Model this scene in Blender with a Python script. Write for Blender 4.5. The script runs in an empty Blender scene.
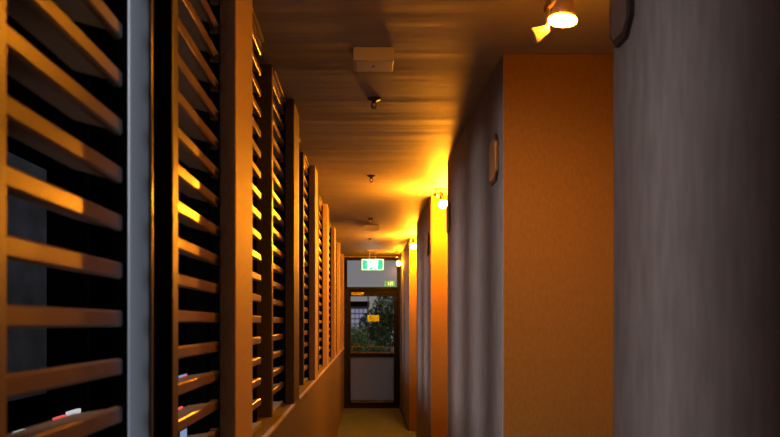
import bpy, bmesh, math, random
from mathutils import Vector, Matrix
random.seed(7)
S = bpy.context.scene
COL = S.collection

# ------------------------------------------------------------------ camera
EYE = 1.365                      # camera height; the corridor runs along +Y
HC = 1.085                       # ceiling above the eye
CEIL = EYE + HC
cd = bpy.data.cameras.new('camera')
cd.sensor_width = 36.0
cd.lens = 36.0
cd.shift_x = 24.4 / 780
cd.shift_y = 105.0 / 780
cd.clip_start = 0.02
cd.dof.use_dof = True
cd.dof.focus_distance = 5.0
cd.dof.aperture_fstop = 6.0
cam = bpy.data.objects.new('camera', cd)
cam.location = (0, 0, EYE)
cam.rotation_euler = (math.radians(90), 0, 0)
COL.objects.link(cam)
S.camera = cam

# ------------------------------------------------------------------ world: dusk, afterglow to the left
SKY_FWD = (0.25, 0.235, 0.25)
SKY_GLOW = (1.0, 0.92, 0.95)
GLOW = 23.0
w = bpy.data.worlds.new('dusk')
S.world = w
w.use_nodes = True
nt = w.node_tree
nt.nodes.clear()
tc = nt.nodes.new('ShaderNodeTexCoord')
dot = nt.nodes.new('ShaderNodeVectorMath'); dot.operation = 'DOT_PRODUCT'
dot.inputs[1].default_value = Vector((-0.93, -0.36, 0.27)).normalized()
nt.links.new(tc.outputs['Generated'], dot.inputs[0])
ramp = nt.nodes.new('ShaderNodeMapRange'); ramp.interpolation_type = 'SMOOTHSTEP'
ramp.inputs['From Min'].default_value = 0.95
ramp.inputs['From Max'].default_value = 0.99
nt.links.new(dot.outputs['Value'], ramp.inputs['Value'])
b1 = nt.nodes.new('ShaderNodeBackground'); b1.inputs[0].default_value = (*SKY_FWD, 1)
b2 = nt.nodes.new('ShaderNodeBackground'); b2.inputs[0].default_value = (*SKY_GLOW, 1); b2.inputs[1].default_value = GLOW
mx = nt.nodes.new('ShaderNodeMixShader')
sep = nt.nodes.new('ShaderNodeSeparateXYZ')
nt.links.new(tc.outputs['Generated'], sep.inputs[0])
up = nt.nodes.new('ShaderNodeMapRange'); up.interpolation_type = 'SMOOTHSTEP'   # dark land below the horizon
up.inputs['From Min'].default_value = -0.03
up.inputs['From Max'].default_value = 0.08
nt.links.new(sep.outputs['Z'], up.inputs['Value'])
mul = nt.nodes.new('ShaderNodeMath'); mul.operation = 'MULTIPLY'
nt.links.new(ramp.outputs[0], mul.inputs[0]); nt.links.new(up.outputs[0], mul.inputs[1])
nt.links.new(mul.outputs[0], mx.inputs[0])
nt.links.new(b1.outputs[0], mx.inputs[1]); nt.links.new(b2.outputs[0], mx.inputs[2])
wo = nt.nodes.new('ShaderNodeOutputWorld')
nt.links.new(mx.outputs[0], wo.inputs[0])

# ------------------------------------------------------------------ exposure
vs = S.view_settings
vs.view_transform = 'Standard'
vs.look = 'None'
vs.exposure = 0.0
vs.gamma = 1.0
vs.use_curve_mapping = False
S.cycles.use_denoising = True
S.cycles.sample_clamp_indirect = 4.0
S.cycles.max_bounces = 8

LAMP_COL = (1.0, 0.30, 0.010)
LAMP_NEAR, LAMP_FAR, LAMP_END = 1020.0, 5000.0, 1200.0

# ------------------------------------------------------------------ materials
def mat(name, base, rough=0.6, spec=0.4, metal=0.0, var=None, vscale=(1, 1, 1), vamt=0.25,
        bump=0.0, bscale=(1, 1, 1), bdist=0.01, emit=None, estr=0.0, detail=4.0):
    m = bpy.data.materials.new(name)
    m.use_nodes = True
    t = m.node_tree
    p = t.nodes['Principled BSDF']
    p.inputs['Base Color'].default_value = (*base, 1)
    p.inputs['Roughness'].default_value = rough
    p.inputs['Specular IOR Level'].default_value = spec
    p.inputs['Metallic'].default_value = metal
    if emit:
        p.inputs['Emission Color'].default_value = (*emit, 1)
        p.inputs['Emission Strength'].default_value = estr
    def noise(sc):
        c = t.nodes.new('ShaderNodeTexCoord')
        mp = t.nodes.new('ShaderNodeMapping'); mp.inputs['Scale'].default_value = sc
        n = t.nodes.new('ShaderNodeTexNoise'); n.inputs['Scale'].default_value = 1.0
        n.inputs['Detail'].default_value = detail
        t.links.new(c.outputs['Object'], mp.inputs['Vector'])
        t.links.new(mp.outputs[0], n.inputs['Vector'])
        return n
    if var:
        n = noise(vscale)
        r = t.nodes.new('ShaderNodeMapRange')
        r.inputs['From Min'].default_value = 0.5 - vamt
        r.inputs['From Max'].default_value = 0.5 + vamt
        t.links.new(n.outputs['Fac'], r.inputs['Value'])
        x = t.nodes.new('ShaderNodeMix'); x.data_type = 'RGBA'
        x.inputs['A'].default_value = (*base, 1)
        x.inputs['B'].default_value = (*var, 1)
        t.links.new(r.outputs[0], x.inputs['Factor'])
        t.links.new(x.outputs['Result'], p.inputs['Base Color'])
    if bump:
        n = noise(bscale)
        b = t.nodes.new('ShaderNodeBump')
        b.inputs['Strength'].default_value = bump
        b.inputs['Distance'].default_value = bdist
        t.links.new(n.outputs['Fac'], b.inputs['Height'])
        t.links.new(b.outputs[0], p.inputs['Normal'])
    return m

M = {}
M['wall'] = mat('brushed_wallcovering', (0.24, 0.212, 0.197), 0.75, 0.2, var=(0.175, 0.15, 0.138), vscale=(34, 34, 9), vamt=0.2, detail=6.0,
                bump=0.5, bscale=(70, 70, 7), bdist=0.006)
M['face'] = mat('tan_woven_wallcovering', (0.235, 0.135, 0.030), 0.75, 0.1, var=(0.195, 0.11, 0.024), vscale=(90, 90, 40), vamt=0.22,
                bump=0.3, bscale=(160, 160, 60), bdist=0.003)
M['plaster'] = mat('parapet_render', (0.125, 0.095, 0.068), 0.7, 0.25, var=(0.098, 0.075, 0.054), vscale=(14, 14, 14), bump=0.25, bscale=(60, 60, 60), bdist=0.003)
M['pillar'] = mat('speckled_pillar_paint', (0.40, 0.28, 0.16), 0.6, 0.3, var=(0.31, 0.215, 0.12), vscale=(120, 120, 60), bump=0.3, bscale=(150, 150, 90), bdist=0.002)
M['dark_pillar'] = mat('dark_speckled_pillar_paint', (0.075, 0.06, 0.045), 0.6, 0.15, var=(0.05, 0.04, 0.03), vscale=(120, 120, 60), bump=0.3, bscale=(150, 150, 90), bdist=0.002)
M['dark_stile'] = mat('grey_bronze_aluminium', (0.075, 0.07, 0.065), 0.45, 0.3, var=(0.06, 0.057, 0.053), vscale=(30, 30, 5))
M['ceiling'] = mat('satin_ceiling_paint', (0.30, 0.275, 0.265), 0.6, 0.12, var=(0.26, 0.235, 0.225), vscale=(3, 9, 3), vamt=0.2,
                   bump=0.32, bscale=(0.6, 6.5, 1), bdist=0.02, detail=3.0)
M['carpet'] = mat('olive_carpet', (0.08, 0.10, 0.11), 0.95, 0.1, var=(0.062, 0.08, 0.09), vscale=(6, 2, 6), bump=0.4, bscale=(250, 250, 250), bdist=0.004)
M['skirting'] = mat('dark_skirting', (0.035, 0.028, 0.024), 0.5)
M['nosing'] = mat('sill_nosing', (0.42, 0.34, 0.26), 0.35, 0.5, var=(0.37, 0.3, 0.23), vscale=(30, 5, 30))
M['blade'] = mat('tan_enamel', (0.20, 0.125, 0.065), 0.33, 0.5, var=(0.165, 0.10, 0.052), vscale=(20, 4, 20))
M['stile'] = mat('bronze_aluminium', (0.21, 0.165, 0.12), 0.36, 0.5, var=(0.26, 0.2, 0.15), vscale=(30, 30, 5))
M['black'] = mat('black_infill', (0.001, 0.001, 0.001), 0.9, 0.0, var=(0.002, 0.002, 0.002), vscale=(30, 30, 30))
M['grey_gloss'] = mat('glossy_grey_paint', (0.15, 0.185, 0.225), 0.3, 0.35, var=(0.135, 0.165, 0.205), vscale=(20, 20, 3))
M['bronze'] = mat('dark_bronze_metal', (0.06, 0.048, 0.038), 0.4, 0.5, metal=0.3, var=(0.045, 0.036, 0.028), vscale=(20, 20, 20))
M['signface'] = mat('brushed_sign_face', (0.21, 0.18, 0.16), 0.35, 0.5, metal=0.3, var=(0.17, 0.15, 0.135), vscale=(10, 10, 90))
M['doorframe'] = mat('dark_brown_aluminium', (0.009, 0.008, 0.007), 0.55, 0.12, var=(0.007, 0.006, 0.006), vscale=(9, 9, 2))
M['doortrim'] = mat('bright_bead', (0.12, 0.12, 0.12), 0.45, 0.4, var=(0.10, 0.10, 0.10), vscale=(8, 8, 8))
M['kick'] = mat('obscured_grey_panel', (0.145, 0.15, 0.155), 0.4, 0.4, var=(0.105, 0.11, 0.115), vscale=(28, 28, 9), vamt=0.2, bump=0.4, bscale=(50, 50, 18), bdist=0.004)
M['gold'] = mat('brass_plate', (0.30, 0.32, 0.10), 0.35, 0.5, metal=0.3, var=(0.24, 0.26, 0.08), vscale=(30, 5, 30))
M['notice'] = mat('yellow_notice', (0.60, 0.85, 0.08), 0.6, 0.3, var=(0.55, 0.78, 0.07), vscale=(20, 5, 20))
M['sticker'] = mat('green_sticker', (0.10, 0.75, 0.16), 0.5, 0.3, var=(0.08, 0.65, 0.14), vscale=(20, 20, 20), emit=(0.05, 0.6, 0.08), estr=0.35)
M['white'] = mat('white_plastic', (0.62, 0.58, 0.50), 0.45, 0.4, var=(0.56, 0.52, 0.45), vscale=(12, 12, 12))
M['casing'] = mat('cream_sign_casing', (0.75, 0.78, 0.70), 0.5, 0.4, var=(0.7, 0.73, 0.66), vscale=(12, 12, 12), emit=(0.5, 0.95, 0.5), estr=0.8)
M['dark_metal'] = mat('sprinkler_metal', (0.05, 0.04, 0.035), 0.4, 0.5, metal=0.5, var=(0.035, 0.03, 0.025), vscale=(40, 40, 40))
M['bulbglass'] = mat('sprinkler_bulb', (0.75, 0.7, 0.6), 0.15, 0.6)
M['led'] = mat('indicator_lens', (0.02, 0.015, 0.015), 0.2, 0.6)
M['lamp_body'] = mat('lamp_enamel', (0.40, 0.30, 0.22), 0.35, 0.5, var=(0.36, 0.27, 0.2), vscale=(20, 20, 20))
M['stem'] = mat('lamp_stem_metal', (0.10, 0.06, 0.04), 0.4, 0.5, metal=0.4, var=(0.08, 0.05, 0.035), vscale=(20, 20, 20))
M['exit_green'] = mat('exit_green', (0.01, 0.25, 0.18), 0.5, 0.3, emit=(0.0, 0.62, 0.42), estr=1.0)
M['exit_white'] = mat('exit_white', (0.8, 0.9, 0.85), 0.5, 0.3, emit=(0.80, 1.0, 0.92), estr=12.0)
M['lamp_near'] = mat('lit_lens_near', (1, 0.8, 0.5), 0.3, emit=LAMP_COL, estr=LAMP_NEAR)
M['lamp_far'] = mat('lit_bulb_far', (1, 0.8, 0.5), 0.3, emit=LAMP_COL, estr=LAMP_FAR)
M['lamp_end'] = mat('lit_bulb_end', (1, 0.8, 0.5), 0.3, emit=LAMP_COL, estr=LAMP_END)
M['leafA'] = mat('leaf_mid', (0.30, 0.48, 0.2), 0.5, 0.4, var=(0.42, 0.6, 0.27), vscale=(3, 3, 3))
M['leafB'] = mat('leaf_dark', (0.17, 0.28, 0.13), 0.5, 0.4, var=(0.28, 0.40, 0.2), vscale=(2, 2, 2))
M['bark'] = mat('bark', (0.35, 0.25, 0.15), 0.8, 0.2, var=(0.26, 0.18, 0.11), vscale=(9, 9, 2))
M['facade'] = mat('pale_facade', (0.5, 0.5, 0.56), 0.7, 0.2, var=(0.44, 0.44, 0.5), vscale=(1, 1, 1))
M['pane'] = mat('pale_lit_window', (0.16, 0.18, 0.24), 0.3, 0.4, emit=(0.30, 0.30, 0.42), estr=0.8)
M['dark_wall'] = mat('dark_facade', (0.002, 0.002, 0.002), 1.0, 0.0, var=(0.001, 0.001, 0.001), vscale=(0.5, 0.5, 0.5))
M['ground'] = mat('dark_ground', (0.03, 0.032, 0.028), 0.9, 0.1, var=(0.02, 0.022, 0.02), vscale=(0.3, 0.3, 0.3))
M['deck'] = mat('grey_landing', (0.2, 0.2, 0.2), 0.8, 0.2, var=(0.16, 0.16, 0.16), vscale=(2, 2, 2))
M['grey_bay'] = mat('blue_grey_facade', (0.10, 0.115, 0.14), 0.8, 0.1, var=(0.04, 0.045, 0.055), vscale=(1.5, 1.5, 2.5))
M['lit_blue'] = mat('lit_blue_window', (0.2, 0.25, 0.35), 0.4, emit=(0.26, 0.34, 0.60), estr=0.75)
M['lit_red'] = mat('red_light', (0.5, 0.05, 0.04), 0.4, emit=(1.0, 0.10, 0.09), estr=1.0)
M['lit_white'] = mat('white_light', (0.6, 0.6, 0.6), 0.4, emit=(0.8, 0.85, 0.9), estr=0.6)

def glass_mat():
    m = bpy.data.materials.new('clear_glass')
    m.use_nodes = True
    t = m.node_tree
    t.nodes.clear()
    o = t.nodes.new('ShaderNodeOutputMaterial')
    tr = t.nodes.new('ShaderNodeBsdfTransparent'); tr.inputs[0].default_value = (0.86, 0.88, 0.87, 1)
    gl = t.nodes.new('ShaderNodeBsdfGlossy'); gl.inputs['Roughness'].default_value = 0.25
    fr = t.nodes.new('ShaderNodeFresnel'); fr.inputs[0].default_value = 1.45
    x = t.nodes.new('ShaderNodeMixShader')
    k = t.nodes.new('ShaderNodeMath'); k.operation = 'MULTIPLY'; k.inputs[1].default_value = 0.08   # weakens the lamp reflections in the panes
    t.links.new(fr.outputs[0], k.inputs[0])
    t.links.new(k.outputs[0], x.inputs[0]); t.links.new(tr.outputs[0], x.inputs[1]); t.links.new(gl.outputs[0], x.inputs[2])
    t.links.new(x.outputs[0], o.inputs[0])
    return m
M['glass'] = glass_mat()
def obscured():
    m = M['kick']
    t = m.node_tree
    p = t.nodes['Principled BSDF']
    tl = t.nodes.new('ShaderNodeBsdfTranslucent'); tl.inputs[0].default_value = (0.62, 0.64, 0.66, 1)
    x = t.nodes.new('ShaderNodeMixShader'); x.inputs[0].default_value = 0.7
    o = t.nodes['Material Output']
    t.links.new(p.outputs[0], x.inputs[1]); t.links.new(tl.outputs[0], x.inputs[2]); t.links.new(x.outputs[0], o.inputs[0])
obscured()

# ------------------------------------------------------------------ mesh helpers
class MB:
    def __init__(self):
        self.bm = bmesh.new()
    def box(self, x0, x1, y0, y1, z0, z1, bevel=0.0, seg=2, mt=None):
        r = bmesh.ops.create_cube(self.bm, size=1.0)
        vs_ = r['verts']
        for v in vs_:
            v.co = Vector(((x0 + x1) / 2 + v.co.x * (x1 - x0), (y0 + y1) / 2 + v.co.y * (y1 - y0), (z0 + z1) / 2 + v.co.z * (z1 - z0)))
        if bevel:
            es = list({e for v in vs_ for e in v.link_edges})
            bmesh.ops.bevel(self.bm, geom=es, offset=bevel, segments=seg, affect='EDGES', profile=0.5)
        return self
    def prism(self, pts, axis, a0, a1):
        """extrude a polygon; axis 'y': pts are (x,z); axis 'z': (x,y); axis 'x': (y,z)"""
        def P(p, a):
            return {'y': (p[0], a, p[1]), 'z': (p[0], p[1], a), 'x': (a, p[0], p[1])}[axis]
        A = [self.bm.verts.new(P(p, a0)) for p in pts]
        B = [self.bm.verts.new(P(p, a1)) for p in pts]
        n = len(pts)
        self.bm.faces.new(A)
        self.bm.faces.new(list(reversed(B)))
        for i in range(n):
            j = (i + 1) % n
            self.bm.faces.new((A[j], A[i], B[i], B[j]))
        return self
    def lathe(self, prof, seg=24, mtx=None):
        """prof: (r, z) pairs from bottom to top about local Z"""
        mtx = mtx or Matrix()
        rings = []
        for r, z in prof:
            if r < 1e-6:
                rings.append([self.bm.verts.new(mtx @ Vector((0, 0, z)))])
            else:
                rings.append([self.bm.verts.new(mtx @ Vector((r * math.cos(2 * math.pi * k / seg), r * math.sin(2 * math.pi * k / seg), z))) for k in range(seg)])
        for a, b in zip(rings, rings[1:]):
            for k in range(seg):
                l = (k + 1) % seg
                if len(a) == 1 and len(b) == 1:
                    continue
                if len(a) == 1:
                    self.bm.faces.new((a[0], b[l], b[k]))
                elif len(b) == 1:
                    self.bm.faces.new((a[k], a[l], b[0]))
                else:
                    self.bm.faces.new((a[k], a[l], b[l], b[k]))
        return self
    def tube(self, p, q, r, r2=None, seg=14):
        p, q = Vector(p), Vector(q)
        d = q - p
        rot = d.to_track_quat('Z', 'Y').to_matrix().to_4x4()
        L = d.length
        return self.lathe([(0, 0), (r, 0), (r if r2 is None else r2, L), (0, L)], seg, Matrix.Translation(p) @ rot)
    def build(self, name, m, parent=None, smooth=False, loc=None):
        bmesh.ops.recalc_face_normals(self.bm, faces=self.bm.faces[:])
        me = bpy.data.meshes.new(name)
        if loc is not None:
            for v in self.bm.verts:
                v.co -= Vector(loc)
        self.bm.to_mesh(me)
        self.bm.free()
        me.materials.append(m)
        if smooth:
            for f in me.polygons:
                f.use_smooth = True
            try:
                me.set_sharp_from_angle(angle=math.radians(40))
            except Exception:
                pass
        o = bpy.data.objects.new(name, me)
        if loc is not None:
            o.location = loc
        COL.objects.link(o)
        if parent:
            o.parent = parent
        return o

def tag(o, label=None, cat=None, group=None, kind=None):
    if label: o['label'] = label
    if cat: o['category'] = cat
    if group: o['group'] = group
    if kind: o['kind'] = kind
    return o

def thing(name, label, cat, loc=(0, 0, 0), group=None):
    o = bpy.data.objects.new(name, None)
    o.empty_display_size = 0.1
    o.location = loc
    COL.objects.link(o)
    return tag(o, label, cat, group)

def struct(name, mb, m, label=None, cat=None):
    o = mb.build(name, m)
    return tag(o, label, cat, None, 'structure')

def copy_tree(o, parent=None):
    c = o.copy()
    COL.objects.link(c)
    if parent is not None:
        c.parent = parent
    for ch in list(o.children):
        copy_tree(ch, c)
    return c

# ------------------------------------------------------------------ the shell
XL, XR = -0.345, 0.552           # corridor faces of the left parapet and of the right wall
D = 12.57                        # the door at the far end
BACK = -6.0
SILL = EYE - 0.39
REC = 1.25                       # back of the door recesses

struct('floor', MB().box(-0.72, REC + 0.12, BACK, D + 0.1, -0.12, 0), M['carpet'], 'olive green corridor carpet', 'floor')
struct('ceiling', MB().box(-0.72, REC + 0.12, BACK, D + 0.1, CEIL, CEIL + 0.15), M['ceiling'], 'satin brown ceiling over the corridor', 'ceiling')

right = [(BACK, 1.74, 'grey brushed wall in the right foreground'),
         (3.134, 5.26, 'grey brown wall between the first and second recess'),
         (6.60, 8.45, 'wall between the second and third recess'),
         (9.88, D + 0.1, 'last stretch of right wall beside the glass door')]
for a, b, lab in right:
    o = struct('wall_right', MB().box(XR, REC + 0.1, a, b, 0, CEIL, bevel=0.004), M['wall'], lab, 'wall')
    o.data.materials.append(M['face'])           # lamp orange is painted into the colour of the recess returns
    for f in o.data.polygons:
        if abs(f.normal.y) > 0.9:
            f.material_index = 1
for a, b in ((1.74, 3.134), (5.26, 6.60), (8.45, 9.88)):
    struct('wall_right', MB().box(REC, REC + 0.1, a - 0.02, b + 0.02, 0, CEIL), M['wall'])
struct('wall_back', MB().box(-0.72, REC + 0.1, BACK - 0.1, BACK, 0, CEIL), M['wall'])
struct('wall_left', MB().box(-0.72, XL, BACK, 0.71, 0, CEIL, bevel=0.004), M['plaster'])
struct('wall_left', MB().box(-0.79, -0.70, 0.70, 0.86, 0, CEIL), M['plaster'])  # unseen fin added to shade the near right wall
struct('wall_left', MB().box(-0.60, XL, 0.71, D, 0, SILL, bevel=0.003), M['plaster'], 'low brown parapet wall under the louvres', 'wall')
for a, b, lab in right[1:]:
    struct('baseboard_right', MB().box(XR - 0.010, XR + 0.001, a + 0.004, min(b, D - 0.05) - 0.004, 0, 0.07, bevel=0.002), M['skirting'])

for a, b in ((0.72, 3.768), (4.062, D - 0.01)):
    struct('trim_1', MB().box(XL - 0.012, XL + 0.005, a, b, SILL - 0.012, SILL + 0.002, bevel=0.003), M['nosing'], 'thin bright nosing along the sill edge', 'trim')  # pale strip added as a painted highlight on the sill edge
# pillars of the window wall
pill = [(2.08, 2.39), (3.77, 4.06), (5.36, 5.66), (7.06, 7.36), (8.74, 9.04), (10.42, 10.72), (12.15, D)]
plabel = ['orange lit pillar nearest the camera, right of the near louvre panel',
          'dark speckled pillar, second one along the louvre wall',
          'third louvre wall pillar, its corridor face glowing yellow',
          'fourth louvre wall pillar, just past the yellow glowing one',
          'fifth slim pillar along the louvre wall',
          'sixth slim pillar, last but one before the glass door',
          'narrow end pillar against the left side of the door frame']
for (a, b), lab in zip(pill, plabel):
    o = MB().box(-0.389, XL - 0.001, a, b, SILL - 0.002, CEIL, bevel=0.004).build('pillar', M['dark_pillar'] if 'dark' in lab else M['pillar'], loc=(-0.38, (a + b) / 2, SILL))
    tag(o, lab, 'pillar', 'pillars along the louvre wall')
    k = MB().box(-0.466, -0.3885, a + 0.042, b - 0.002, SILL, CEIL).build('outer_cladding', M['black'], loc=(-0.38, (a + b) / 2, SILL))  # outer part of the pillar painted black so it looks unlit
    k.parent = o
    k.location = (0, 0, 0)
    k['label'] = 'black outer cladding'

# ------------------------------------------------------------------ louvre panels
XP = -0.398                      # inner edge of the blades
PITCH = 0.0783
Z0 = SILL
NBL = int((CEIL - Z0 - 0.03) / PITCH)
def blades_mb(y0, y1, phase, lip_only=0.0):
    mb = MB()
    z = EYE + phase - PITCH * 30
    while z < CEIL - 0.05:
        if z > Z0 + 0.03:
            a = 0.0132
            pts = [(XP, z - a * 0.75), (XP - 0.003, z - a), (XP - 0.012, z - a), (XP - 0.064, z + 0.001), (XP - 0.064, z + 0.006),
                   (XP - 0.012, z + a), (XP - 0.003, z + a), (XP, z + a * 0.75)]
            mb.prism(pts, 'y', y0, y1 - lip_only)
            if lip_only:                          # the blade body is cut back beside the post, the front lip runs on
                mb.prism(pts[:3] + pts[5:], 'y', y1 - lip_only, y1)
        z += PITCH
    return mb

def louvre(name_y0, y1, stile0, stile1, label, light_block=False, short=False, near=False):
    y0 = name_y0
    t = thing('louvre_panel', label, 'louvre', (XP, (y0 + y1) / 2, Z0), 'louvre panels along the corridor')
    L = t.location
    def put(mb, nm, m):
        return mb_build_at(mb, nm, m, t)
    blades = put(blades_mb(y0 + 0.001, y1 - 0.020 if short else y1 + 0.038 if light_block and not near else y1 - 0.001, 0.008 if short else 0.0155, 0.042 if short else 0.0), 'blades', M['blade'])
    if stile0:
        put(MB().box(XP - 0.085, XP + 0.006, y0 - stile0, y0, Z0, CEIL, bevel=0.004), 'stile', M['dark_stile'] if light_block and not near else M['stile'])
    if stile1:
        put(MB().box(XP - 0.085, XP + 0.006, y1, y1 + stile1, Z0, CEIL, bevel=0.004), 'stile', M['stile'])
    if light_block and not short:
        put(MB().box(XP - 0.068, XP - 0.016, y1 - 0.045, y1 - 0.001, Z0, CEIL), 'jamb', M['black'])  # added black strip, keeps sky light off the pillar fronts
    put(MB().box(XP - 0.08, XP + 0.002, y0, y1, CEIL - 0.035, CEIL, bevel=0.003).box(XP - 0.02, XP + 0.012, y0, y1, CEIL - 0.016, CEIL, bevel=0.003), 'head_rail', M['stile'])
    put(MB().box(XP - 0.08, XP + 0.002, y0, y1, Z0, Z0 + 0.018, bevel=0.003), 'bottom_rail', M['stile'])
    return t

def mb_build_at(mb, nm, m, t, smooth=False):
    o = mb.build(nm, m, None, smooth, loc=tuple(t.location))
    o.parent = t
    o.location = (0, 0, 0)
    return o

bays = [(0.71, 2.08), (2.39, 3.77), (4.06, 5.36), (5.66, 7.06), (7.36, 8.74), (9.04, 10.42), (10.72, 12.15)]
where = ['before the first pillar', 'between the first and second pillar', 'between the second and third pillar', 'between the third and fourth pillar',
         'between the fourth and fifth pillar', 'between the fifth and sixth pillar', 'between the sixth pillar and the door']
for i, (a, b) in enumerate(bays):
    gap0 = 1.295 if i == 0 else a + 0.58
    gap1 = gap0 + 0.29
    louvre(0.855 if i == 0 else a + 0.012, gap0, 0.140 if i == 0 else 0.012, 0, 'tan louvre panel %s, near half%s' % (where[i], ' at the left picture edge' if i == 0 else ''), True, i == 0, True)
    louvre(gap1 + 0.05, b - 0.001, 0.05, 0, 'tan louvre panel %s, far half' % where[i], True)
    o = MB().box(-0.4625, -0.4575, gap0 - 0.0, gap1 + 0.0, SILL, CEIL).build('infill_panel', M['black'], loc=(-0.46, gap0 + 0.15, SILL))
    tag(o, 'black infill strip between the two louvre panels ' + where[i], 'panel', 'black infill strips')

# glossy grey post in front of the first infill
t = thing('grey_post', 'grey rounded upright post between the two nearest louvre panels', 'post', (-0.378, 1.32, SILL))
mb_build_at(MB().box(-0.3975, -0.3565, 1.2985, 1.314, SILL, CEIL, bevel=0.006, seg=4), 'shaft', M['grey_gloss'], t, True)
mb_build_at(MB().box(-0.442, -0.3572, 1.3145, 1.405, SILL, CEIL, bevel=0.003), 'seal', M['black'], t)

# ------------------------------------------------------------------ room signs
def room_sign(y0, y1, label):
    z0, z1 = EYE + 0.60, EYE + 0.795
    c = 0.035
    def octo(i):
        return [(y0 + i, z0 + c), (y0 + c, z0 + i), (y1 - c, z0 + i), (y1 - i, z0 + c), (y1 - i, z1 - c), (y1 - c, z1 - i), (y0 + c, z1 - i), (y0 + i, z1 - c)]
    t = thing('room_sign', label, 'sign', (XR, (y0 + y1) / 2, z0), 'room signs on the right wall')
    mb_build_at(MB().prism(octo(0), 'x', XR - 0.010, XR + 0.001), 'frame', M['bronze'], t)
    mb_build_at(MB().prism(octo(0.014), 'x', XR - 0.013, XR - 0.0095), 'face_plate', M['signface'], t)
room_sign(1.60, 1.732, 'octagonal sign with dark edge on the foreground wall at top of picture')
room_sign(3.235, 3.425, 'octagonal dark framed sign on the wall beside the first orange recess face')
room_sign(5.06, 5.24, 'dark sign just right of the second lamp, at the end of the wall')
room_sign(6.78, 6.97, 'small sign on the wall just left of the yellow lit recess face')

# ------------------------------------------------------------------ lamps
def spot(loc, label, bulb_r, disc, m, aim, second, canopy):
    """loc: centre of the lit end; aim: direction it faces; second: centre of the unlit twin head; canopy: ceiling point"""
    t = thing('twin_spotlight', label, 'lamp', (canopy[0], canopy[1], CEIL), 'lamps over the door recesses')
    cx, cy = canopy
    T = Matrix.Translation
    mb_build_at(MB().lathe([(0, CEIL - 0.022), (0.038, CEIL - 0.022), (0.048, CEIL - 0.012), (0.05, CEIL), (0, CEIL)], 28, T((cx, cy, 0))), 'canopy', M['lamp_body'], t, True)
    knuckle = Vector((cx, cy, CEIL - 0.075))
    mb_build_at(MB().tube((cx, cy, CEIL - 0.015), knuckle, 0.009).lathe([(0, -0.016), (0.012, -0.011), (0.016, 0), (0.012, 0.011), (0, 0.016)], 16, T(knuckle)), 'stem', M['stem'], t, True)
    def head(p, d, lit):
        p, d = Vector(p), Vector(d).normalized()
        rot = d.to_track_quat('Z', 'Y').to_matrix().to_4x4()
        X = T(p) @ rot
        r = bulb_r if lit else bulb_r * 0.5
        k = 0.001
        # a cup open towards +Z (the aim)
        prof = [(0, -2.2 * r), (r * 0.45, -2.1 * r), (r * 0.62, -1.7 * r), (r * 0.72, -1.2 * r), (r * 1.08, -0.006), (r * 1.12, 0.004), (r * 1.04, 0.004), (r * 0.98, -0.006), (r * 0.6, -1.1 * r), (0, -1.4 * r)]
        if lit and disc:
            prof = [(a * 0.84, b) for a, b in prof]
        if lit and not disc:
            prof = [(a * 0.62, b - r * 0.55) for a, b in prof]
        h = mb_build_at(MB().lathe(prof, 28, X).tube(p - d * 1.9 * r, knuckle, 0.006), 'lamp_head', M['lamp_body'], t, True)
        if lit:
            if disc:
                pr = [(0, 0.004), (r * 0.92, 0.0045), (r, 0.006), (r * 0.96, 0.011), (r * 0.6, 0.015), (0, 0.016)]
            else:
                pr = [(r * math.sin(math.pi * q / 12), -r * math.cos(math.pi * q / 12)) for q in range(13)]
                pr[0] = (0, pr[0][1]); pr[-1] = (0, pr[-1][1])
                pr = [(a * 0.92, b) for a, b in pr]
            bmb = MB().lathe(pr, 28, X)
            b = mb_build_at(bmb, 'bulb', m, t, True)
            b.parent = h
            b['label'] = 'glowing bulb'
        else:
            l = mb_build_at(MB().lathe([(0, -0.02), (r * 0.85, -0.018), (r * 0.9, -0.012), (0, -0.006)], 24, X), 'bulb', M['white'], t, True)
            l.parent = h
    head(loc, aim, True)
    head(second[0], second[1], False)

spot((0.592, 2.34, EYE + 0.917), 'nearest lamp, lit spotlight at top right above the first recess', 0.042, True, M['lamp_near'], (-0.12, -0.02, -1.0),
     ((0.512, 2.36, EYE + 0.872), (-0.9, 0.1, -0.42)), (0.585, 2.50))
spot((0.622, 6.28, EYE + 0.962), 'second lamp along the corridor, lit bulb in front of the yellow recess face', 0.036, False, M['lamp_far'], (0.10, -0.25, -1.0),
     ((0.562, 6.28, EYE + 1.035), (-0.8, -0.35, -0.15)), (0.608, 6.29))
spot((0.592, 9.62, EYE + 0.95), 'third lamp along the corridor, small lit bulb', 0.036, False, M['lamp_far'], (0.10, -0.25, -1.0),
     ((0.545, 9.62, EYE + 1.03), (-0.8, -0.35, -0.15)), (0.585, 9.63))
spot((0.500, 11.75, EYE + 0.905), 'farthest lamp, small lit bulb beside the top of the glass door', 0.036, False, M['lamp_end'], (-0.10, -0.25, -1.0),
     ((0.455, 11.75, EYE + 1.0), (-0.8, -0.35, -0.15)), (0.49, 11.77))

# ------------------------------------------------------------------ ceiling fittings
def alarm_box(x, y, label):
    t = thing('alarm_box', label, 'alarm', (x, y, CEIL), 'flat boxes on the ceiling')
    mb_build_at(MB().box(x - 0.08, x + 0.08, y, y + 0.14, CEIL - 0.053, CEIL + 0.0005, bevel=0.004), 'housing', M['white'], t)
    mb_build_at(MB().box(x - 0.066, x + 0.066, y + 0.014, y + 0.126, CEIL - 0.055, CEIL - 0.0525, bevel=0.0008), 'cover', M['white'], t)
    mb_build_at(MB().lathe([(0, -0.004), (0.004, -0.003), (0.005, 0), (0, 0.001)], 14, Matrix.Translation((x, y + 0.06, CEIL - 0.055))), 'indicator', M['led'], t, True)
alarm_box(0.031, 3.06, 'cream flat box on the ceiling nearest the camera')
alarm_box(0.068, 8.6, 'small pale flat box on the ceiling, far one near the exit sign')

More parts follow.
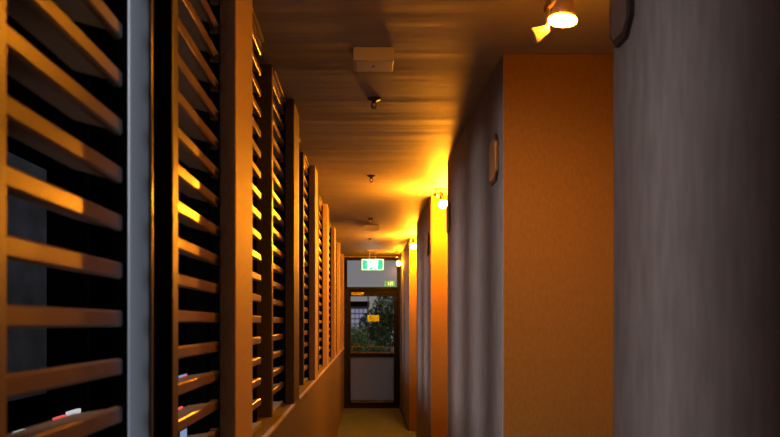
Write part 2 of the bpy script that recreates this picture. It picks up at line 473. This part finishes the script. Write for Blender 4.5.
def sprinkler(x, y, label):
    t = thing('sprinkler', label, 'sprinkler', (x, y, CEIL), 'ceiling sprinklers')
    T = Matrix.Translation((x, y, CEIL))
    mb_build_at(MB().lathe([(0, -0.014), (0.014, -0.014), (0.03, -0.006), (0.034, 0), (0, 0)], 24, T), 'escutcheon', M['dark_metal'], t, True)
    b = MB().lathe([(0, -0.024), (0.010, -0.024), (0.011, -0.012), (0, -0.012)], 14, T)
    for s in (-1, 1):
        b.tube((x + s * 0.009, y, CEIL - 0.02), (x + s * 0.012, y, CEIL - 0.036), 0.0025, seg=8).tube((x + s * 0.012, y, CEIL - 0.036), (x, y, CEIL - 0.047), 0.0025, seg=8)
    mb_build_at(b, 'yoke', M['dark_metal'], t, True)
    mb_build_at(MB().lathe([(0, -0.043), (0.003, -0.041), (0.0035, -0.034), (0.003, -0.026), (0, -0.024)], 12, T), 'bulb', M['bulbglass'], t, True)
    mb_build_at(MB().lathe([(0, -0.050), (0.013, -0.050), (0.014, -0.047), (0, -0.047)], 18, T), 'deflector', M['dark_metal'], t, True)
sprinkler(0.040, 3.76, 'dark ceiling sprinkler nearest the camera, beyond the cream box')
sprinkler(0.043, 5.72, 'ceiling sprinkler in the yellow light pool of the second lamp')
sprinkler(0.050, 8.05, 'small dark ceiling sprinkler just before the far flat box')
sprinkler(0.056, 9.95, 'farthest small ceiling sprinkler, just before the exit sign')

# ------------------------------------------------------------------ exit sign
def exit_sign():
    y = 11.4
    x0, x1 = (361.4 - 365.6) * y / 780, (383.8 - 365.6) * y / 780
    z1, z0 = EYE + (323.5 - 258.8) * y / 780, EYE + (323.5 - 270.2) * y / 780
    t = thing('exit_sign', 'lit green and white running man exit sign hanging before the glass door', 'sign', ((x0 + x1) / 2, y, z0))
    cx = (x0 + x1) / 2
    mb_build_at(MB().box(x0, x1, y, y + 0.05, z0, z1, bevel=0.012), 'casing', M['casing'], t)
    g = mb_build_at(MB().box(x0 + 0.018, x1 - 0.018, y - 0.004, y + 0.006, z0 + 0.018, z1 - 0.018, bevel=0.003), 'green_face', M['exit_green'], t)
    mb_build_at(MB().box(cx - 0.05, cx - 0.038, y + 0.015, y + 0.035, z1 - 0.004, CEIL + 0.0005).box(cx + 0.038, cx + 0.05, y + 0.015, y + 0.035, z1 - 0.004, CEIL + 0.0005)
                .box(cx - 0.08, cx + 0.08, y + 0.0, y + 0.05, CEIL - 0.02, CEIL + 0.0005, bevel=0.003), 'bracket', M['white'], t)
    # pictogram: white doorway with the running figure, arrow beside it
    yf = y - 0.004
    m = MB()
    zc = (z0 + z1) / 2
    H = (z1 - z0) - 0.05
    def poly(pts, mb):
        mb.prism([(cx + a * H, zc + b * H) for a, b in pts], 'y', yf - 0.003, yf + 0.001)
    poly([(-0.62, -0.5), (-0.62, 0.5), (-0.42, 0.5), (-0.42, -0.5)], m)
    poly([(0.62, -0.5), (0.42, -0.5), (0.42, 0.5), (0.62, 0.5)], m)
    poly([(-0.42, 0.36), (-0.42, 0.5), (0.42, 0.5), (0.42, 0.36)], m)
    # figure
    m.lathe([(0.0, -0.002), (0.1 * H, -0.002), (0.1 * H, 0.002), (0, 0.002)], 18,
            Matrix.Translation((cx + 0.08 * H, yf - 0.001, zc + 0.25 * H)) @ Matrix.Rotation(math.radians(90), 4, 'X'))
    poly([(-0.10, 0.14), (0.13, 0.14), (0.10, -0.10), (-0.12, -0.06)], m)
    poly([(-0.12, 0.14), (-0.30, 0.02), (-0.25, -0.04), (-0.08, 0.06)], m)
    poly([(0.12, 0.14), (0.33, 0.10), (0.33, 0.03), (0.12, 0.05)], m)
    poly([(-0.12, -0.05), (0.0, -0.08), (-0.16, -0.30), (-0.36, -0.32), (-0.36, -0.24), (-0.20, -0.22)], m)
    poly([(-0.02, -0.08), (0.10, -0.09), (0.22, -0.24), (0.16, -0.48), (0.07, -0.48), (0.11, -0.26)], m)
    o = mb_build_at(m, 'pictogram', M['exit_white'], t)
    o.parent = g
exit_sign()

# ------------------------------------------------------------------ end door
def px(x, y_=D):
    return (x - 365.6) * y_ / 780
def pz(y, y_=D):
    return EYE + (323.5 - y) * y_ / 780
fr = bpy.data.objects.new('door_1', None)
fr.location = (px(372), D, 0)
COL.objects.link(fr)
tag(fr, 'dark framed glazed door with transom at the corridor end', 'door', None, 'structure')
def dpart(mb, nm, m, parent=None, smooth=False):
    o = mb.build(nm, m, None, smooth, loc=tuple(fr.location))
    o.parent = parent or fr
    o.location = (0, 0, 0)
    return o
Y0, Y1 = D, D + 0.09
xa, xb = XL - 0.001, XR + 0.001
z_head = CEIL
f = MB()
f.box(px(343.5), px(347.2), Y0, Y1, 0, pz(257.2), bevel=0.004)
f.box(px(397.2), px(400.9), Y0, Y1, 0, pz(257.2), bevel=0.004)
f.box(px(347.2), px(397.2), Y0, Y1, pz(260.0), pz(257.2), bevel=0.004)
f.box(px(347.2), px(397.2), Y0, Y1, pz(289.8), pz(287.0), bevel=0.004)
f.box(px(347.2), px(397.2), Y0, Y1, 0, 0.02)
dpart(f, 'frame', M['doorframe'])
dpart(MB().box(px(400.9), px(402.0), Y0 - 0.02, Y1, 0, pz(257.2), bevel=0.003), 'jamb_bead', M['doortrim'])
dpart(MB().box(px(347.4), px(397.0), Y0 + 0.045, Y0 + 0.051, pz(287.0), pz(260.0)), 'transom_glass', M['glass'])
lf = MB()
la, lb = 347.3, 397.1
lf.box(px(la), px(350.6), Y0 + 0.02, Y0 + 0.065, 0.022, pz(289.9), bevel=0.003)
lf.box(px(393.9), px(lb), Y0 + 0.02, Y0 + 0.065, 0.022, pz(289.9), bevel=0.003)
lf.box(px(350.6), px(393.9), Y0 + 0.02, Y0 + 0.065, pz(296.2), pz(289.9), bevel=0.003)
lf.box(px(350.6), px(393.9), Y0 + 0.02, Y0 + 0.065, pz(357.2), pz(353.4), bevel=0.003)
lf.box(px(350.6), px(393.9), Y0 + 0.02, Y0 + 0.065, 0.022, pz(400.6), bevel=0.003)
leaf = dpart(lf, 'door_leaf', M['doorframe'])
dpart(MB().box(px(350.5), px(394.0), Y0 + 0.04, Y0 + 0.046, pz(353.5), pz(296.1)), 'glass_pane', M['glass'], leaf)
dpart(MB().box(px(350.5), px(394.0), Y0 + 0.034, Y0 + 0.05, pz(400.7), pz(357.1)), 'kick_panel', M['kick'], leaf)
pb = MB()
pb.box(px(351.0), px(393.4), Y0 - 0.02, Y0 - 0.005, pz(347.4), pz(346.3), bevel=0.003)
pb.box(px(392.2), px(393.4), Y0 - 0.02, Y0 - 0.005, pz(353.0), pz(347.0), bevel=0.003)
pb.box(px(351.0), px(352.2), Y0 - 0.02, Y0 - 0.005, pz(353.0), pz(347.0), bevel=0.003)
pb.box(px(351.0), px(393.4), Y0 - 0.02, Y0 - 0.005, pz(353.2), pz(352.2), bevel=0.003)
for q in (353.0, 391.5):
    pb.box(px(q), px(q + 1), Y0 - 0.01, Y0 + 0.03, pz(353.0), pz(352.3))
dpart(pb, 'push_bar', M['doortrim'], leaf)
dpart(MB().box(px(351.0), px(394.0), Y0 + 0.008, Y0 + 0.022, pz(402.6), pz(401.6), bevel=0.003), 'bottom_bead', M['doortrim'], leaf)
o = dpart(MB().box(px(351.2), px(364.0), Y0 + 0.012, Y0 + 0.0202, pz(295.3), pz(292.2), bevel=0.002), 'label_plate', M['gold'], leaf)
o = MB().box(px(367.4), px(379.2), Y0 + 0.034, Y0 + 0.0398, pz(321.4), pz(315.0)).build('notice', M['notice'], loc=(px(373), Y0 + 0.037, pz(321.4)))
tag(o, 'small yellow notice stuck on the glass of the end door', 'notice')
t = thing('green_sticker', 'small bright green sticker low on the transom glass above the door', 'sticker', (px(390), Y0 + 0.04, pz(286)))  # glowing plate stands in for a green reflection on the transom
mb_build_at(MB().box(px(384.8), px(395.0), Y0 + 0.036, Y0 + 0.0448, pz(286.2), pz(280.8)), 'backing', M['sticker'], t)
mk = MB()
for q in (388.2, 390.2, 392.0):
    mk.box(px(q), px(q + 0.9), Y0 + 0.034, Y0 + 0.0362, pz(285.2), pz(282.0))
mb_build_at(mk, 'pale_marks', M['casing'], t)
# end wall strips beside the frame
struct('wall_end', MB().box(-0.72, px(343.5), D - 0.001, D + 0.1, 0, CEIL).box(px(402.0), REC + 0.1, D + 0.0, D + 0.1, 0, CEIL)
       .box(px(343.5), px(402.0), D + 0.0, D + 0.1, pz(257.2), CEIL), M['pillar'])

# ------------------------------------------------------------------ outside, beyond the door
def leaf_cloud(center, rad, n, size, seed, trunk_base=None):
    rnd = random.Random(seed)
    mb = MB()
    C = Vector(center)
    for _ in range(n):
        d = Vector((rnd.gauss(0, 1), rnd.gauss(0, 1), rnd.gauss(0, 1))).normalized() * (rnd.random() ** 0.45)
        p = C + Vector((d.x * rad[0], d.y * rad[1], d.z * rad[2]))
        s = size * rnd.uniform(0.6, 1.4)
        R = Matrix.Rotation(rnd.uniform(0, 6.28), 3, 'Z') @ Matrix.Rotation(rnd.uniform(-1.2, 1.2), 3, 'X')
        q = [p + R @ Vector(v) * s for v in ((0, -1, 0), (0.38, -0.2, 0.08), (0.3, 0.5, 0.05), (0, 1, -0.1), (-0.3, 0.5, 0.05), (-0.38, -0.2, 0.08))]
        mb.bm.faces.new([mb.bm.verts.new(v) for v in q])
    return mb
GZ = -3.0
def tree(x, y, z, rad, n, size, m, label, seed, trunk_r=0.08):
    t = thing('tree', label, 'tree', (x, y, GZ), 'trees beyond the door')
    mb_build_at(leaf_cloud((x, y, z), rad, n, size, seed), 'foliage', m, t)
    tr = MB().tube((x, y, GZ), (x + 0.05, y, z), trunk_r, trunk_r * 0.5)
    for k in range(5):
        a = k * 1.3
        tr.tube((x + 0.03, y, z - rad[2] * 0.5), (x + math.cos(a) * rad[0] * 0.6, y + math.sin(a) * rad[1] * 0.6, z + rad[2] * (0.1 + 0.1 * k)), trunk_r * 0.4, trunk_r * 0.15, 8)
    mb_build_at(tr, 'trunk', M['bark'], t, True)
def ox(x, y): return (x - 365.6) * y / 780
def oz(y_, y): return EYE + (323.5 - y_) * y / 780
tree(ox(357, 17), 17, oz(340, 17), (0.30, 0.35, 0.34), 620, 0.05, M['leafA'], 'light green bush low at the left behind the door glass', 3, 0.03)
tree(ox(388, 19), 19, oz(318, 19), (0.42, 0.6, 0.75), 1500, 0.06, M['leafB'], 'dark green tree at the right behind the door glass', 5, 0.05)
tree(ox(375, 24), 24, oz(334, 24), (0.55, 0.6, 0.8), 1300, 0.08, M['leafB'], 'dark tree behind the centre of the door glass', 9, 0.06)
tree(ox(372, 21), 21, oz(348, 21), (0.9, 0.5, 0.25), 900, 0.06, M['leafA'], 'low mixed hedge behind the push bar of the door', 13, 0.04)
o = MB().tube((ox(366.2, 15.5), 15.5, GZ), (ox(368.2, 15.5), 15.5, oz(292, 15.5)), 0.035, 0.012).build('pole', M['bark'], smooth=True, loc=(ox(366, 15.5), 15.5, GZ))
tag(o, 'thin tan leaning pole seen through the door glass', 'pole')
# pale building with a grid of windows
yb = 34
t = thing('pale_building', 'pale building with a grid of windows seen through the door glass', 'building', (ox(358, yb), yb, GZ))
mb_build_at(MB().box(ox(341, yb), ox(368, yb), yb, yb + 4, GZ, oz(306, yb)), 'wall', M['facade'], t)
mb_build_at(MB().box(ox(340, yb), ox(369.5, yb), yb - 0.3, yb + 4.3, oz(306, yb), oz(301.5, yb)), 'roof', M['dark_wall'], t)
for r in range(4):
    for c in range(6):
        xx, zz = 343.2 + c * 4.1, 309.0 + r * 5.2
        mb_build_at(MB().box(ox(xx, yb), ox(xx + 3.1, yb), yb - 0.02, yb + 0.02, oz(zz + 3.9, yb), oz(zz, yb)), 'window', M['pane'], t)
struct('ground', MB().box(-60, 60, -30, 90, GZ - 0.4, GZ), M['ground'], 'dark ground outside', 'ground')
struct('landing', MB().box(-0.9, 1.5, D + 0.1, D + 1.6, -0.15, -0.01), M['deck'], 'grey landing outside the door', 'landing')

# ------------------------------------------------------------------ outside, beyond the louvres
t = thing('dark_building', 'dark neighbouring building seen as black through the louvre gaps', 'building', (-9, 20, GZ))
mb_build_at(MB().box(-11.0, -4.6, 9.4, 40, GZ, 7.5), 'wall', M['dark_wall'], t)
def far(px_, py_, X):
    """a point on the plane x = X that the picture shows at (px_, py_)"""
    y = X * 780 / (px_ - 365.6)
    return y, EYE + (323.5 - py_) * y / 780
def lit(px0, px1, py0, py1, m, nm, X=-4.6):
    ya, za = far(px0, py0, X); yb_, zb = far(px1, py1, X)
    ya, yb_ = sorted((ya, yb_))
    za, zb = sorted((za, zb))
    mb_build_at(MB().box(X - 0.02, X + 0.03, ya, yb_, za, zb), nm, m, t)
mb_build_at(MB().box(-4.72, -4.58, 9.4, 11.2, EYE - 1.0, EYE + 2.2), 'bay', M['grey_bay'], t)  # paler slab added, its colour imitates dim dusk sky between the blades
lit(178, 192, 376, 386, M['lit_blue'], 'window')
lit(178, 192, 412, 420, M['lit_blue'], 'window')
lit(180, 190, 432, 446, M['lit_blue'], 'window')
lit(183.2, 185.8, 375.5, 378.5, M['lit_red'], 'lamp', -4.56)
lit(177, 182, 408.5, 411, M['lit_red'], 'lamp', -4.56)
lit(54, 65, 418, 428, M['lit_red'], 'lamp', -4.5)
lit(67, 79, 412, 421, M['lit_white'], 'window', -4.5)
lit(14, 24, 432, 440, M['lit_white'], 'window', -4.5)
